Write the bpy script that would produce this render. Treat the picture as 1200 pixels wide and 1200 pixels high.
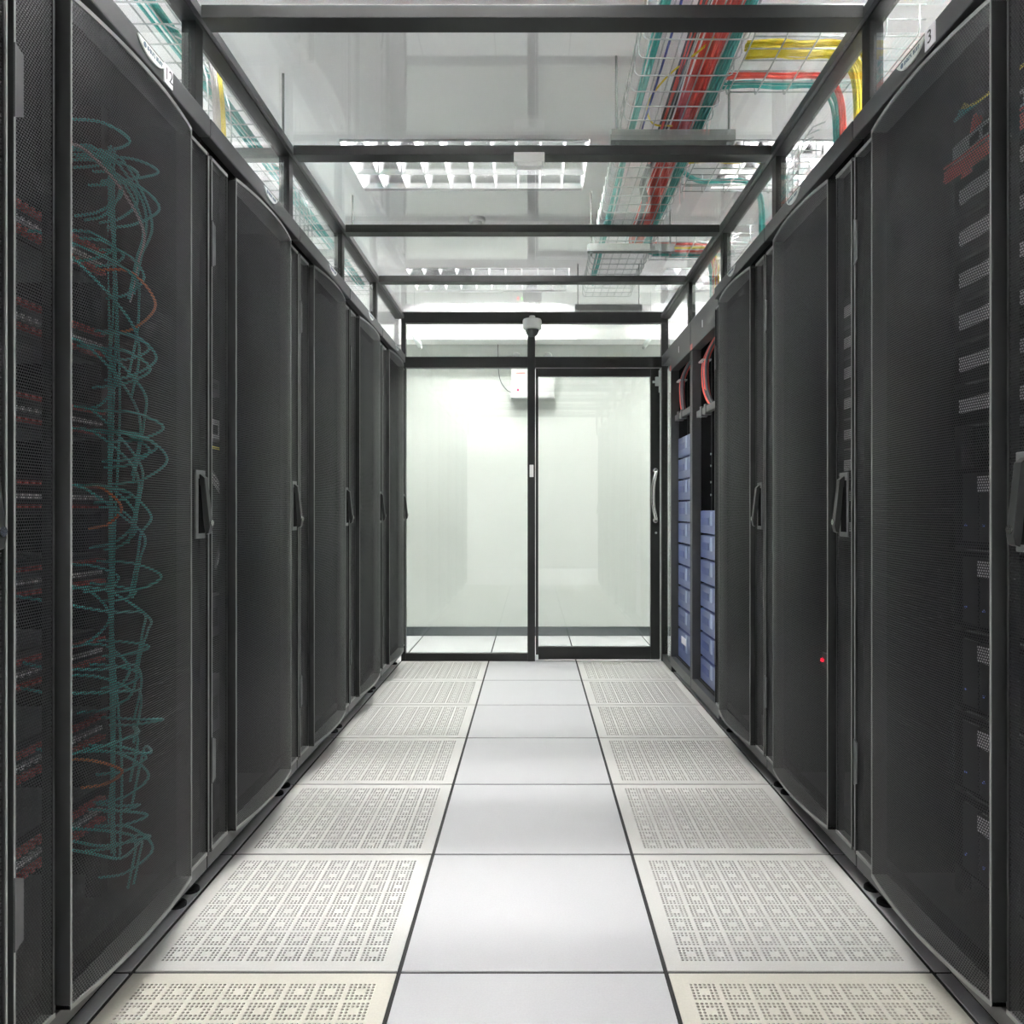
import bpy, bmesh, math, random
from mathutils import Vector

# ------------------------------------------------------------------ camera, world, exposure
for o in list(bpy.data.objects):
    bpy.data.objects.remove(o, do_unlink=True)
S = bpy.context.scene
COL = S.collection
PX = 915.0                      # focal length in pixels of the 1200 px frame
cam = bpy.data.cameras.new('camera')
cam.sensor_fit = 'HORIZONTAL'
cam.sensor_width = 36.0
cam.lens = 36.0 * PX / 1200.0
cam.shift_x = -24.0 / 1200.0
cam.shift_y = -3.0 / 1200.0
cam.clip_start = 0.02
cam_o = bpy.data.objects.new('camera', cam)
COL.objects.link(cam_o)
cam_o.location = (0, 0, 1.04)
cam_o.rotation_euler = (math.pi / 2, 0, 0)
S.camera = cam_o

w = bpy.data.worlds.new('world')
S.world = w
w.use_nodes = True
w.node_tree.nodes['Background'].inputs[0].default_value = (0.05, 0.05, 0.05, 1)
w.node_tree.nodes['Background'].inputs[1].default_value = 0.2

TUBE_POWER = 101.0               # emission strength of the fluorescent tubes
S.view_settings.view_transform = 'Standard'
S.view_settings.look = 'None'
S.view_settings.gamma = 1.0
S.view_settings.use_curve_mapping = False
S.view_settings.exposure = 1.5
S.cycles.max_bounces = 10
S.cycles.caustics_reflective = False
S.cycles.caustics_refractive = False
S.cycles.adaptive_threshold = 0.02
S.cycles.diffuse_bounces = 5
S.cycles.glossy_bounces = 5
S.cycles.transparent_max_bounces = 28
S.cycles.use_denoising = True
S.cycles.sample_clamp_indirect = 8.0

R = random.Random(7)

# ------------------------------------------------------------------ materials
MATS = {}

def nodes(name):
    m = bpy.data.materials.new(name)
    m.use_nodes = True
    nt = m.node_tree
    MATS[name] = m
    return m, nt, nt.nodes['Principled BSDF'], nt.nodes['Material Output']

def paint(name, col, rough=0.5, metal=0.0, var=0.08, scale=40.0, bump=0.0, spec=0.5):
    m, nt, b, out = nodes(name)
    tc = nt.nodes.new('ShaderNodeTexCoord')
    n = nt.nodes.new('ShaderNodeTexNoise')
    n.inputs['Scale'].default_value = scale
    n.inputs['Detail'].default_value = 4
    nt.links.new(tc.outputs['Object'], n.inputs['Vector'])
    r = nt.nodes.new('ShaderNodeValToRGB')
    r.color_ramp.elements[0].position = 0.3
    r.color_ramp.elements[1].position = 0.7
    r.color_ramp.elements[0].color = tuple(c * (1 - var) for c in col) + (1,)
    r.color_ramp.elements[1].color = tuple(min(1, c * (1 + var)) for c in col) + (1,)
    nt.links.new(n.outputs['Fac'], r.inputs['Fac'])
    nt.links.new(r.outputs['Color'], b.inputs['Base Color'])
    b.inputs['Roughness'].default_value = rough
    b.inputs['Metallic'].default_value = metal
    b.inputs['Specular IOR Level'].default_value = spec
    if bump:
        bp = nt.nodes.new('ShaderNodeBump')
        bp.inputs['Strength'].default_value = bump
        bp.inputs['Distance'].default_value = 0.001
        nt.links.new(n.outputs['Fac'], bp.inputs['Height'])
        nt.links.new(bp.outputs['Normal'], b.inputs['Normal'])
    return m

def glow(name, col, strength):
    m, nt, b, out = nodes(name)
    b.inputs['Base Color'].default_value = tuple(col) + (1,)
    b.inputs['Emission Color'].default_value = tuple(col) + (1,)
    b.inputs['Emission Strength'].default_value = strength
    return m

def glass(name, tint):
    m, nt, b, out = nodes(name)
    nt.nodes.remove(b)
    t = nt.nodes.new('ShaderNodeBsdfTransparent')
    t.inputs[0].default_value = tuple(tint) + (1,)
    g = nt.nodes.new('ShaderNodeBsdfGlossy')
    g.inputs['Roughness'].default_value = 0.0
    g.inputs['Color'].default_value = (0.95, 0.97, 0.96, 1)
    f = nt.nodes.new('ShaderNodeFresnel')
    f.inputs['IOR'].default_value = 1.5
    # the same reflectance from either face of the pane
    geo = nt.nodes.new('ShaderNodeNewGeometry')
    mi = nt.nodes.new('ShaderNodeMix')
    mi.data_type = 'FLOAT'
    mi.inputs['A'].default_value = 1.5
    mi.inputs['B'].default_value = 1 / 1.5
    nt.links.new(geo.outputs['Backfacing'], mi.inputs['Factor'])
    mx = nt.nodes.new('ShaderNodeMixShader')
    nt.links.new(mi.outputs['Result'], f.inputs['IOR'])
    nt.links.new(f.outputs[0], mx.inputs[0])
    nt.links.new(t.outputs[0], mx.inputs[1])
    nt.links.new(g.outputs[0], mx.inputs[2])
    nt.links.new(mx.outputs[0], out.inputs['Surface'])
    return m

def perforated(name, col, rough, pitch, hole):
    """Steel sheet with staggered round holes, laid out in metres of the UV map."""
    m, nt, b, out = nodes(name)
    L = nt.links.new
    b.inputs['Base Color'].default_value = tuple(col) + (1,)
    b.inputs['Roughness'].default_value = rough
    b.inputs['Specular IOR Level'].default_value = 0.32
    uv = nt.nodes.new('ShaderNodeUVMap')
    uv.uv_map = 'metres'
    sx = nt.nodes.new('ShaderNodeSeparateXYZ')
    L(uv.outputs[0], sx.inputs[0])
    def M(op, a, bb=None):
        n = nt.nodes.new('ShaderNodeMath')
        n.operation = op
        for i, v in enumerate((a, bb)):
            if v is None:
                continue
            if isinstance(v, (int, float)):
                n.inputs[i].default_value = v
            else:
                L(v, n.inputs[i])
        return n.outputs[0]
    pu, pv = pitch, pitch * math.sqrt(3)
    ds = []
    for off in (0.0, 0.5):
        fu = M('SUBTRACT', M('FRACT', M('ADD', M('DIVIDE', sx.outputs[0], pu), off)), 0.5)
        fv = M('SUBTRACT', M('FRACT', M('ADD', M('DIVIDE', sx.outputs[1], pv), off)), 0.5)
        du, dv = M('MULTIPLY', fu, pu), M('MULTIPLY', fv, pv)
        ds.append(M('ADD', M('MULTIPLY', du, du), M('MULTIPLY', dv, dv)))
    d2 = M('MINIMUM', ds[0], ds[1])
    inside = M('LESS_THAN', d2, (hole / 2) ** 2)
    t = nt.nodes.new('ShaderNodeBsdfTransparent')
    mx = nt.nodes.new('ShaderNodeMixShader')
    L(inside, mx.inputs[0])
    L(b.outputs[0], mx.inputs[1])
    L(t.outputs[0], mx.inputs[2])
    L(mx.outputs[0], out.inputs['Surface'])
    return m

paint('floor_outer', (0.84, 0.84, 0.845), 0.4, var=0.03, scale=60)  # unseen outer floor, lightened to bounce light up to the ceiling
paint('floor_white', (0.425, 0.425, 0.437), 0.32, var=0.035, scale=220)
paint('floor_perf', (0.485, 0.48, 0.462), 0.4, var=0.05, scale=260)
paint('floor_cream', (0.52, 0.50, 0.44), 0.4, var=0.05, scale=200)
paint('plenum', (0.035, 0.026, 0.018), 0.9)
paint('joint', (0.012, 0.012, 0.012), 0.8)
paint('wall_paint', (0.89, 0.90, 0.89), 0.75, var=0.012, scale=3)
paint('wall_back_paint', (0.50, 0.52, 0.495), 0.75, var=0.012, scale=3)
paint('ceiling_paint', (0.91, 0.91, 0.915), 0.85, var=0.012, scale=4)
paint('skirting', (0.05, 0.06, 0.065), 0.5)
paint('black_frame', (0.009, 0.0095, 0.0095), 0.4, var=0.05, spec=0.28)
paint('rack_black', (0.007, 0.007, 0.0075), 0.55, spec=0.2)
paint('rack_grey', (0.040, 0.041, 0.043), 0.42, var=0.04)
paint('handle_grey', (0.085, 0.087, 0.088), 0.4)
paint('rack_bounce', (0.68, 0.69, 0.69), 0.5)  # pale colour on unseen rack tops and backs, to bounce light
paint('door_edge', (0.014, 0.0145, 0.0145), 0.4, var=0.04, spec=0.35)
paint('interior', (0.004, 0.004, 0.0045), 0.8, spec=0.08)  # near-black, darker than the rack paint, so gaps read as deep shade
paint('edge_highlight', (0.15, 0.155, 0.15), 0.36, var=0.03)  # lighter grey paints the light caught along the door rims
perforated('door_mesh', (0.013, 0.013, 0.0145), 0.42, 0.0060, 0.0048)
perforated('plate_mesh', (0.42, 0.40, 0.42), 0.5, 0.012, 0.006)
glass('glass_clear', (0.988, 0.992, 0.99))
glass('glass_door', (0.945, 0.97, 0.945))
paint('chrome', (0.62, 0.62, 0.60), 0.22, metal=1.0, var=0.02)
paint('zinc', (0.52, 0.56, 0.55), 0.38, metal=0.85, var=0.05)
paint('bracket_grey', (0.09, 0.095, 0.095), 0.45, metal=0.3, var=0.05)
paint('zinc_dark', (0.28, 0.30, 0.29), 0.5, metal=0.4, var=0.05)
paint('white_plastic', (0.68, 0.69, 0.67), 0.4, var=0.02)
paint('case_white', (0.46, 0.47, 0.46), 0.5, var=0.02)
paint('badge_white', (0.62, 0.66, 0.63), 0.35, var=0.02)
paint('sticker', (0.82, 0.80, 0.84), 0.5, var=0.02)
paint('ink', (0.03, 0.03, 0.035), 0.6)
paint('ink_blue', (0.08, 0.12, 0.17), 0.6)
paint('smoked', (0.05, 0.055, 0.055), 0.08)
paint('red_cable', (0.74, 0.085, 0.06), 0.42)
paint('red_dark', (0.33, 0.025, 0.022), 0.5)
paint('teal_cable', (0.05, 0.43, 0.39), 0.42)
paint('yellow_cable', (0.78, 0.62, 0.025), 0.42)
paint('grey_cable', (0.07, 0.07, 0.08), 0.5)
paint('blue_cable', (0.03, 0.05, 0.28), 0.45)
paint('orange_plug', (0.62, 0.16, 0.03), 0.5)
paint('plug_white', (0.50, 0.47, 0.47), 0.5)
paint('battery_blue', (0.065, 0.09, 0.215), 0.3, var=0.04)
paint('battery_side', (0.02, 0.035, 0.22), 0.4, var=0.04)
paint('battery_dark', (0.045, 0.065, 0.20), 0.35)
paint('battery_light', (0.30, 0.36, 0.50), 0.3)
paint('server_dark', (0.010, 0.010, 0.012), 0.5, spec=0.2)
paint('server_grey', (0.42, 0.40, 0.42), 0.45)
paint('label_red', (0.55, 0.12, 0.10), 0.5)
paint('louver_metal', (0.75, 0.75, 0.76), 0.12, metal=1.0, var=0.01)
paint('reflector', (0.86, 0.86, 0.87), 0.3, var=0.01)
glow('tube_glow', (1.0, 0.985, 0.97), TUBE_POWER)
glow('led_red', (1.0, 0.0, 0.03), 1.6)
glow('led_amber', (1.0, 0.45, 0.15), 3.0)
glow('led_green', (0.25, 0.9, 0.15), 2.0)
glow('led_blue', (0.10, 0.16, 0.6), 0.05)

# ------------------------------------------------------------------ mesh helpers
def tag(o, label=None, cat=None, group=None, kind=None):
    if label: o['label'] = label
    if cat: o['category'] = cat
    if group: o['group'] = group
    if kind: o['kind'] = kind
    return o

def empty(name, loc=(0, 0, 0), rz=0.0, parent=None):
    o = bpy.data.objects.new(name, None)
    o.empty_display_size = 0.1
    o.location = loc
    o.rotation_euler = (0, 0, rz)
    COL.objects.link(o)
    o.parent = parent
    return o

def link(name, me, parent=None, loc=None):
    o = bpy.data.objects.new(name, me)
    COL.objects.link(o)
    o.parent = parent
    if loc is not None:
        o.location = loc
    return o

def copy_tree(o, parent=None):
    c = o.copy()
    COL.objects.link(c)
    c.parent = parent
    for ch in list(o.children):
        copy_tree(ch, c)
    return c

class MB:
    def __init__(self):
        self.v, self.f, self.uv = [], [], None

    def box(self, x0, x1, y0, y1, z0, z1):
        n = len(self.v)
        self.v += [(x0, y0, z0), (x1, y0, z0), (x1, y1, z0), (x0, y1, z0), (x0, y0, z1), (x1, y0, z1), (x1, y1, z1), (x0, y1, z1)]
        self.f += [tuple(n + i for i in q) for q in ((0, 3, 2, 1), (4, 5, 6, 7), (0, 1, 5, 4), (1, 2, 6, 5), (2, 3, 7, 6), (3, 0, 4, 7))]
        return self

    def prism(self, poly, a, b, axis='z'):
        """poly (two coordinates) extruded from a to b along an axis."""
        n, k = len(self.v), len(poly)
        for t in (a, b):
            for p, q in poly:
                self.v.append({'z': (p, q, t), 'y': (p, t, q), 'x': (t, p, q)}[axis])
        self.f.append(tuple(n + i for i in range(k))[::-1])
        self.f.append(tuple(n + k + i for i in range(k)))
        for i in range(k):
            j = (i + 1) % k
            self.f.append((n + i, n + j, n + k + j, n + k + i))
        return self

    def tube(self, pts, r, n=6, caps=True):
        P = [Vector(p) for p in pts]
        base = len(self.v)
        up = Vector((0.13, 0.31, 0.94)).normalized()
        u = None
        for i, p in enumerate(P):
            d = (P[min(i + 1, len(P) - 1)] - P[max(i - 1, 0)])
            d = d.normalized() if d.length > 1e-9 else Vector((0, 0, 1))
            if u is None:
                u = d.cross(up)
                if u.length < 1e-3:
                    u = d.cross(Vector((1, 0, 0)))
            else:
                u = u - d * u.dot(d)
            u.normalize()
            vv = d.cross(u)
            rr = r[i] if isinstance(r, (list, tuple)) else r
            for k in range(n):
                a = 2 * math.pi * k / n
                self.v.append(tuple(p + (u * math.cos(a) + vv * math.sin(a)) * rr))
        for i in range(len(P) - 1):
            for k in range(n):
                j = (k + 1) % n
                a, b = base + i * n, base + (i + 1) * n
                self.f.append((a + k, a + j, b + j, b + k))
        if caps:
            self.f.append(tuple(base + k for k in range(n))[::-1])
            e = base + (len(P) - 1) * n
            self.f.append(tuple(e + k for k in range(n)))
        return self

    def lathe(self, prof, c=(0, 0, 0), n=20, axis='z'):
        """prof: (radius, height) pairs."""
        base = len(self.v)
        for rr, h in prof:
            for k in range(n):
                a = 2 * math.pi * k / n
                p, q = rr * math.cos(a), rr * math.sin(a)
                w3 = {'z': (p, q, h), 'y': (p, h, q), 'x': (h, p, q)}[axis]
                self.v.append((c[0] + w3[0], c[1] + w3[1], c[2] + w3[2]))
        for i in range(len(prof) - 1):
            for k in range(n):
                j = (k + 1) % n
                self.f.append((base + i * n + k, base + i * n + j, base + (i + 1) * n + j, base + (i + 1) * n + k))
        self.f.append(tuple(base + k for k in range(n))[::-1])
        e = base + (len(prof) - 1) * n
        self.f.append(tuple(e + k for k in range(n)))
        return self

    def mesh(self, name, mat, bevel=0.0, smooth=False, fix=True):
        me = bpy.data.meshes.new(name)
        me.from_pydata(self.v, [], self.f)
        if self.uv:
            lay = me.uv_layers.new(name='metres')
            for poly in me.polygons:
                for li in poly.loop_indices:
                    lay.data[li].uv = self.uv[me.loops[li].vertex_index]
        if fix or bevel:
            bm = bmesh.new()
            bm.from_mesh(me)
            if fix:
                bmesh.ops.recalc_face_normals(bm, faces=bm.faces)
            if bevel:
                bmesh.ops.bevel(bm, geom=bm.edges[:], offset=bevel, segments=2, affect='EDGES', profile=0.6, clamp_overlap=True)
            bm.to_mesh(me)
            bm.free()
        if smooth:
            for p in me.polygons:
                p.use_smooth = True
        me.materials.append(MATS[mat])
        return me

    def build(self, name, mat, parent=None, bevel=0.0, smooth=False, fix=True):
        return link(name, self.mesh(name, mat, bevel, smooth, fix), parent)

def bx(name, mat, parent, x0, x1, y0, y1, z0, z1, bevel=0.0):
    return MB().box(x0, x1, y0, y1, z0, z1).build(name, mat, parent, bevel=bevel)

def spline(ctrl, n=8):
    """Catmull-Rom through the control points."""
    P = [Vector(p) for p in ctrl]
    P = [P[0] * 2 - P[1]] + P + [P[-1] * 2 - P[-2]]
    out = []
    for i in range(1, len(P) - 2):
        for k in range(n):
            t = k / n
            a, b, c, d = P[i - 1], P[i], P[i + 1], P[i + 2]
            out.append(0.5 * ((2 * b) + (c - a) * t + (2 * a - 5 * b + 4 * c - d) * t * t + (3 * b - a - 3 * c + d) * t ** 3))
    out.append(P[-2])
    return out

# ------------------------------------------------------------------ the setting: room
CEIL = 2.77
RX0, RX1, RY0, RY1 = -4.9, 4.3, -3.0, 6.43
ROW0 = 1.755 - 0.6 * 3                     # tile joints run at ROW0 + 0.6 k
WALL_Y = 5.35                              # front of the glass end wall

floor = tag(empty('floor'), 'raised floor of white and perforated square tiles', None, None, 'structure')
T = 0.590 / 2

def solid_tile(mat, w=0.6, d=0.6):
    a, b = w / 2 - 0.005, d / 2 - 0.005
    return MB().box(-a, a, -b, b, -0.03, 0.0).mesh('tile', mat, bevel=0.0012)

def holed_tile(mat):
    """A tile with 8 x 8 squares of small round holes (6 x 6 each, the middle four left out)."""
    mb = MB()
    pitch, gap, m = 0.0098, 0.0066, 0.0
    span = 8 * 6 * pitch + 7 * gap
    m = T - span / 2
    cuts, cell = [-T, -T + m], [None]
    for g in range(8):
        for i in range(6):
            cuts.append(cuts[-1] + pitch)
            cell.append(i)
        if g < 7:
            cuts.append(cuts[-1] + gap)
            cell.append(None)
    cuts.append(T)
    cell.append(None)
    n = len(cell)
    r = 0.0037
    ring = [(math.cos(math.pi / 4 * k), math.sin(math.pi / 4 * k)) for k in range(8)]
    sq = [(1, 0), (1, 1), (0, 1), (-1, 1), (-1, 0), (-1, -1), (0, -1), (1, -1)]
    V, F = mb.v, mb.f
    for i in range(n):
        for j in range(n):
            x0, x1, y0, y1 = cuts[i], cuts[i + 1], cuts[j], cuts[j + 1]
            a, b = cell[i], cell[j]
            hole = a is not None and b is not None and not (a in (2, 3) and b in (2, 3))
            k = len(V)
            if not hole:
                V += [(x0, y0, 0), (x1, y0, 0), (x1, y1, 0), (x0, y1, 0)]
                F.append((k, k + 1, k + 2, k + 3))
            else:
                cx, cy, h = (x0 + x1) / 2, (y0 + y1) / 2, pitch / 2
                V += [(cx + h * p, cy + h * q, 0) for p, q in sq]
                V += [(cx + r * p, cy + r * q, 0) for p, q in ring]
                V += [(cx + r * p, cy + r * q, -0.004) for p, q in ring]
                for t in range(8):
                    u = (t + 1) % 8
                    F.append((k + t, k + u, k + 8 + u, k + 8 + t))
                    F.append((k + 8 + t, k + 8 + u, k + 16 + u, k + 16 + t))
    k = len(V)
    c = [(-T, -T), (T, -T), (T, T), (-T, T)]
    V += [(x, y, 0) for x, y in c] + [(x, y, -0.03) for x, y in c]
    for t in range(4):
        u = (t + 1) % 4
        F.append((k + t, k + 4 + t, k + 4 + u, k + u))
    return mb.mesh('perforated_tile', mat, fix=False)

me_solid = solid_tile('floor_white')
me_perf = holed_tile('floor_perf')
me_cream = me_perf.copy()
me_cream.materials[0] = MATS['floor_cream']
for r_ in range(9):                                  # rows from behind the frame edge to the glass wall
    y0 = ROW0 + 0.6 * r_
    if y0 > 5.2:
        break
    for c_ in range(5):
        cx = -1.2 + 0.6 * c_
        perf = c_ in (1, 3)
        me = (me_cream if r_ < 3 else me_perf) if perf else me_solid
        link('perforated_tile' if perf else 'tile', me, floor, (cx, y0 + 0.3, 0))
far_d = RY1 - (ROW0 + 0.6 * 9)
me_far = solid_tile('floor_white', 0.6, far_d)
for c_ in range(5):
    link('tile', me_far, floor, (-1.2 + 0.6 * c_, ROW0 + 0.6 * 9 + far_d / 2, 0))
mb = MB()
mb.box(RX0, -1.5, RY0, RY1, -0.03, 0)
mb.box(1.5, RX1, RY0, RY1, -0.03, 0)
mb.box(-1.5, 1.5, RY0, ROW0, -0.03, 0)
mb.build('outer_floor_panel', 'floor_outer', floor)
bx('underfloor', 'plenum', floor, RX0, RX1, RY0, RY1, -0.12, -0.10)
# dark gaskets in the joints between the tiles
mb = MB()
for c_ in range(6):
    x = -1.5 + 0.6 * c_
    mb.box(x - 0.0055, x + 0.0055, ROW0, RY1, -0.03, -0.003)
for r_ in range(10):
    y = ROW0 + 0.6 * r_
    mb.box(-1.5, 1.5, y - 0.0055, y + 0.0055, -0.03, -0.0032)
tag(mb.build('joint_gasket', 'joint', floor), kind='stuff')

# lamp positions: recessed troffers in a grid over the room
LAMP_X = [-4.06, -2.19, -0.32, 1.55, 3.42]  # outermost columns are unseen, added to brighten the ceiling
LAMP_Y = [5.885, 3.945, 2.005, 0.065, -1.875]
LW, LD = 1.2, 0.6
xs = sorted([RX0, RX1] + [x + s * LW / 2 for x in LAMP_X for s in (-1, 1)])
ys = sorted([RY0, RY1] + [y + s * LD / 2 for y in LAMP_Y for s in (-1, 1)])
mb = MB()
for i in range(len(xs) - 1):
    for j in range(len(ys) - 1):
        mx_, my_ = (xs[i] + xs[i + 1]) / 2, (ys[j] + ys[j + 1]) / 2
        if any(abs(mx_ - a) < 0.3 for a in LAMP_X) and any(abs(my_ - b) < 0.2 for b in LAMP_Y):
            continue
        mb.box(xs[i], xs[i + 1], ys[j], ys[j + 1], CEIL, CEIL + 0.012)
tag(mb.build('ceiling', 'ceiling_paint'), kind='structure')
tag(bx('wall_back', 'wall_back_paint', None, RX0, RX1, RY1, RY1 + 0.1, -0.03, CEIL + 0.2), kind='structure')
tag(bx('wall_front', 'wall_paint', None, RX0, RX1, RY0 - 0.1, RY0, -0.03, CEIL + 0.2), kind='structure')
tag(bx('wall_left', 'wall_paint', None, RX0 - 0.1, RX0, RY0 - 0.1, RY1 + 0.1, -0.03, CEIL + 0.2), kind='structure')
tag(bx('wall_right', 'wall_paint', None, RX1, RX1 + 0.1, RY0 - 0.1, RY1 + 0.1, -0.03, CEIL + 0.2), kind='structure')
tag(bx('trim_1', 'wall_paint', None, RX0, RX1, RY1 - 0.20, RY1, 2.398, CEIL), kind='structure')  # bulkhead, its depth set so it shades the upper wall
tag(bx('baseboard_back', 'skirting', None, RX0, RX1, RY1 - 0.012, RY1, 0.0, 0.075), kind='structure')

# ------------------------------------------------------------------ ceiling troffers
def make_lamp():
    t = empty('ceiling_light')
    a, b = LW / 2, LD / 2
    mb = MB()
    mb.box(-a, a, -b, b, 0.13, 0.14)
    mb.box(-a, -a + 0.01, -b, b, 0.0, 0.13); mb.box(a - 0.01, a, -b, b, 0.0, 0.13)
    mb.box(-a + 0.01, a - 0.01, -b, -b + 0.004, 0.0, 0.13); mb.box(-a + 0.01, a - 0.01, b - 0.004, b, 0.0, 0.13)
    mb.build('housing', 'reflector', t)
    tube = MB().tube([(-a + 0.03, 0, 0), (a - 0.03, 0, 0)], 0.0135, 10).mesh('tube', 'tube_glow', smooth=True)
    for y in (-0.19, 0.0, 0.19):
        link('tube', tube, t, (0, y, 0.100))
    # mirror-finish wedge rails run the length of the lamp, white blades cross them
    cross = MB().prism([(-0.005, 0.070), (0.005, 0.070), (0.002, 0.002), (-0.002, 0.002)], -0.0685, 0.0685, 'y').mesh('louver', 'reflector')
    for i in range(1, 10):
        for y in (-0.19, 0.0, 0.19):
            link('louver', cross, t, (-a + i * LW / 10, y, 0))
    lon = MB().prism([(-0.024, 0.078), (0.024, 0.078), (0.002, 0.001), (-0.002, 0.001)], -a + 0.012, a - 0.012, 'x').mesh('louver_rail', 'louver_metal')
    for y in (-0.270, -0.095, 0.095, 0.270):
        link('louver_rail', lon, t, (0, y, 0))
    return t

lamp0 = make_lamp()
where_x = ['added beyond the left racks', 'over the racks on the left', 'over the aisle', 'over the racks on the right', 'added beyond the right racks']
where_y = ['nearest the back wall', 'past the second roof beam', 'above the nearest racks', 'above the camera', 'behind the camera']
first = True
for j, y in enumerate(LAMP_Y):
    for i, x in enumerate(LAMP_X):
        l = lamp0 if first else copy_tree(lamp0)
        first = False
        l.location = (x, y, CEIL)
        tag(l, 'bright louvred fluorescent ceiling light %s, %s' % (where_x[i], where_y[j]), 'light', 'recessed ceiling lights')

# ------------------------------------------------------------------ containment roof over the aisle
GX = 0.90                                   # side glass and rails
ZR = 2.345                                  # underside of the roof frame
PITCH = 0.8
BEAM_Y = [2.105 + PITCH * k for k in range(-3, 4)]
roof = tag(empty('aisle_roof', (0, 0, ZR)), 'black metal framed glass roof spanning the aisle on short posts above both rack rows', 'roof')
roof['kind'] = 'thing'
def rb(name, mat, x0, x1, y0, y1, z0, z1, bevel=0.0):
    return bx(name, mat, roof, x0, x1, y0, y1, z0 - ZR, z1 - ZR, bevel)
for s in (-1, 1):
    xa, xb = sorted((s * (GX - 0.008), s * (GX + 0.042)))
    rb('side_rail', 'black_frame', xa, xb, -0.35, WALL_Y, ZR, ZR + 0.05, 0.002)
    xa, xb = sorted((s * (GX - 0.020), s * (GX - 0.008)))
    rb('rail_lip', 'rack_grey', xa, xb, -0.35, WALL_Y, ZR + 0.004, ZR + 0.03, 0.001)
for y in BEAM_Y:
    rb('cross_beam', 'black_frame', -GX + 0.02, GX - 0.02, y - 0.033, y + 0.033, ZR, ZR + 0.035, 0.002)
    for s in (-1, 1):
        xa, xb = sorted((s * (GX - 0.002), s * (GX + 0.036)))
        rb('post', 'black_frame', xa, xb, y - 0.024, y + 0.024, 2.09, ZR, 0.002)
edges = [-0.35] + BEAM_Y + [WALL_Y]
for a, b in zip(edges[:-1], edges[1:]):
    if b - a < 0.2:
        continue
    rb('roof_pane', 'glass_clear', -GX + 0.012, GX - 0.012, a + 0.004, b - 0.004, ZR + 0.037, ZR + 0.043)
    for s in (-1, 1):
        xa, xb = sorted((s * (GX + 0.008), s * (GX + 0.014)))
        rb('side_pane', 'glass_clear', xa, xb, a + 0.026, b - 0.026, 2.09, ZR)

# ------------------------------------------------------------------ glass end wall with its door
ew = tag(empty('glass_end_wall', (0, WALL_Y, 0)), 'black framed glass end wall closing the aisle', 'partition')
ew['kind'] = 'thing'
def eb(name, mat, x0, x1, y0, y1, z0, z1, bevel=0.0, parent=ew):
    return bx(name, mat, parent, x0, x1, y0 - (WALL_Y if parent is ew else 0), y1 - (WALL_Y if parent is ew else 0), z0, z1, bevel)
Y0, Y1 = WALL_Y, WALL_Y + 0.05
XL, XR = -0.90, 0.93
eb('top_beam', 'black_frame', XL, XR, Y0, Y1, 2.318, 2.395, 0.002)
eb('transom', 'black_frame', XL, XR, Y0 - 0.004, Y1, 2.012, 2.086, 0.002)
eb('post', 'black_frame', XL, XL + 0.03, Y0, Y1, 0.0, 2.318, 0.002)
eb('post', 'black_frame', XR - 0.045, XR, Y0, Y1, 0.0, 2.318, 0.002)
eb('post', 'black_frame', -0.034, 0.018, Y0 - 0.006, Y1, 0.0, 2.318, 0.002)
eb('sill', 'black_frame', XL + 0.03, -0.034, Y0, Y1, 0.0, 0.052, 0.002)
eb('pane', 'glass_door', XL + 0.03, -0.034, Y0 + 0.020, Y0 + 0.028, 0.052, 2.012)
eb('pane', 'glass_door', XL + 0.03, -0.034, Y0 + 0.020, Y0 + 0.028, 2.086, 2.318)
eb('pane', 'glass_door', 0.018, XR - 0.045, Y0 + 0.020, Y0 + 0.028, 2.086, 2.318)
eb('latch_plate', 'white_plastic', -0.020, 0.007, Y0 - 0.014, Y0 - 0.006, 1.262, 1.345, 0.002)

gd = tag(empty('door_1', (0.018, WALL_Y, 0)), 'black framed glass door in the end wall with curved steel pull handle', 'door')
gd['kind'] = 'structure'
def db(name, mat, x0, x1, y0, y1, z0, z1, bevel=0.0):
    return bx(name, mat, gd, x0 - 0.018, x1 - 0.018, y0, y1, z0, z1, bevel)
DX0, DX1 = 0.022, 0.872
db('stile', 'black_frame', DX0, DX0 + 0.018, -0.002, 0.040, 0.012, 2.006, 0.002)
db('stile', 'black_frame', DX1 - 0.062, DX1, -0.002, 0.040, 0.012, 2.006, 0.002)
db('top_rail', 'black_frame', DX0 + 0.018, DX1 - 0.062, -0.002, 0.040, 1.952, 2.006, 0.002)
db('bottom_rail', 'black_frame', DX0 + 0.018, DX1 - 0.062, -0.002, 0.040, 0.012, 0.098, 0.002)
db('pane', 'glass_door', DX0 + 0.018, DX1 - 0.062, 0.016, 0.024, 0.098, 1.952)
db('edge_strip', 'zinc', DX1 + 0.001, DX1 + 0.007, -0.004, 0.02, 0.02, 1.99)
hx = DX1 - 0.030 - 0.018
MB().tube(spline([(hx, -0.004, 1.305), (hx - 0.004, -0.040, 1.285), (hx - 0.022, -0.052, 1.20), (hx - 0.022, -0.052, 1.07), (hx - 0.004, -0.040, 0.985), (hx, -0.004, 0.965)], 8), 0.012, 10).build('handle', 'chrome', gd, smooth=True)
mb = MB()
for z in (1.305, 0.965):
    mb.lathe([(0.018, -0.008), (0.018, -0.002)], (hx, 0, z), 14, 'y')
mb.build('handle_rose', 'chrome', gd)
mb = MB().box(hx - 0.002, hx + 0.022, -0.022, -0.002, 1.885, 1.945).box(hx + 0.022, hx + 0.030, -0.026, -0.002, 1.84, 1.99)
mb.box(hx - 0.020, hx - 0.002, -0.012, -0.004, 1.905, 1.92)
mb.build('door_closer_bracket', 'zinc', gd)
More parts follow.
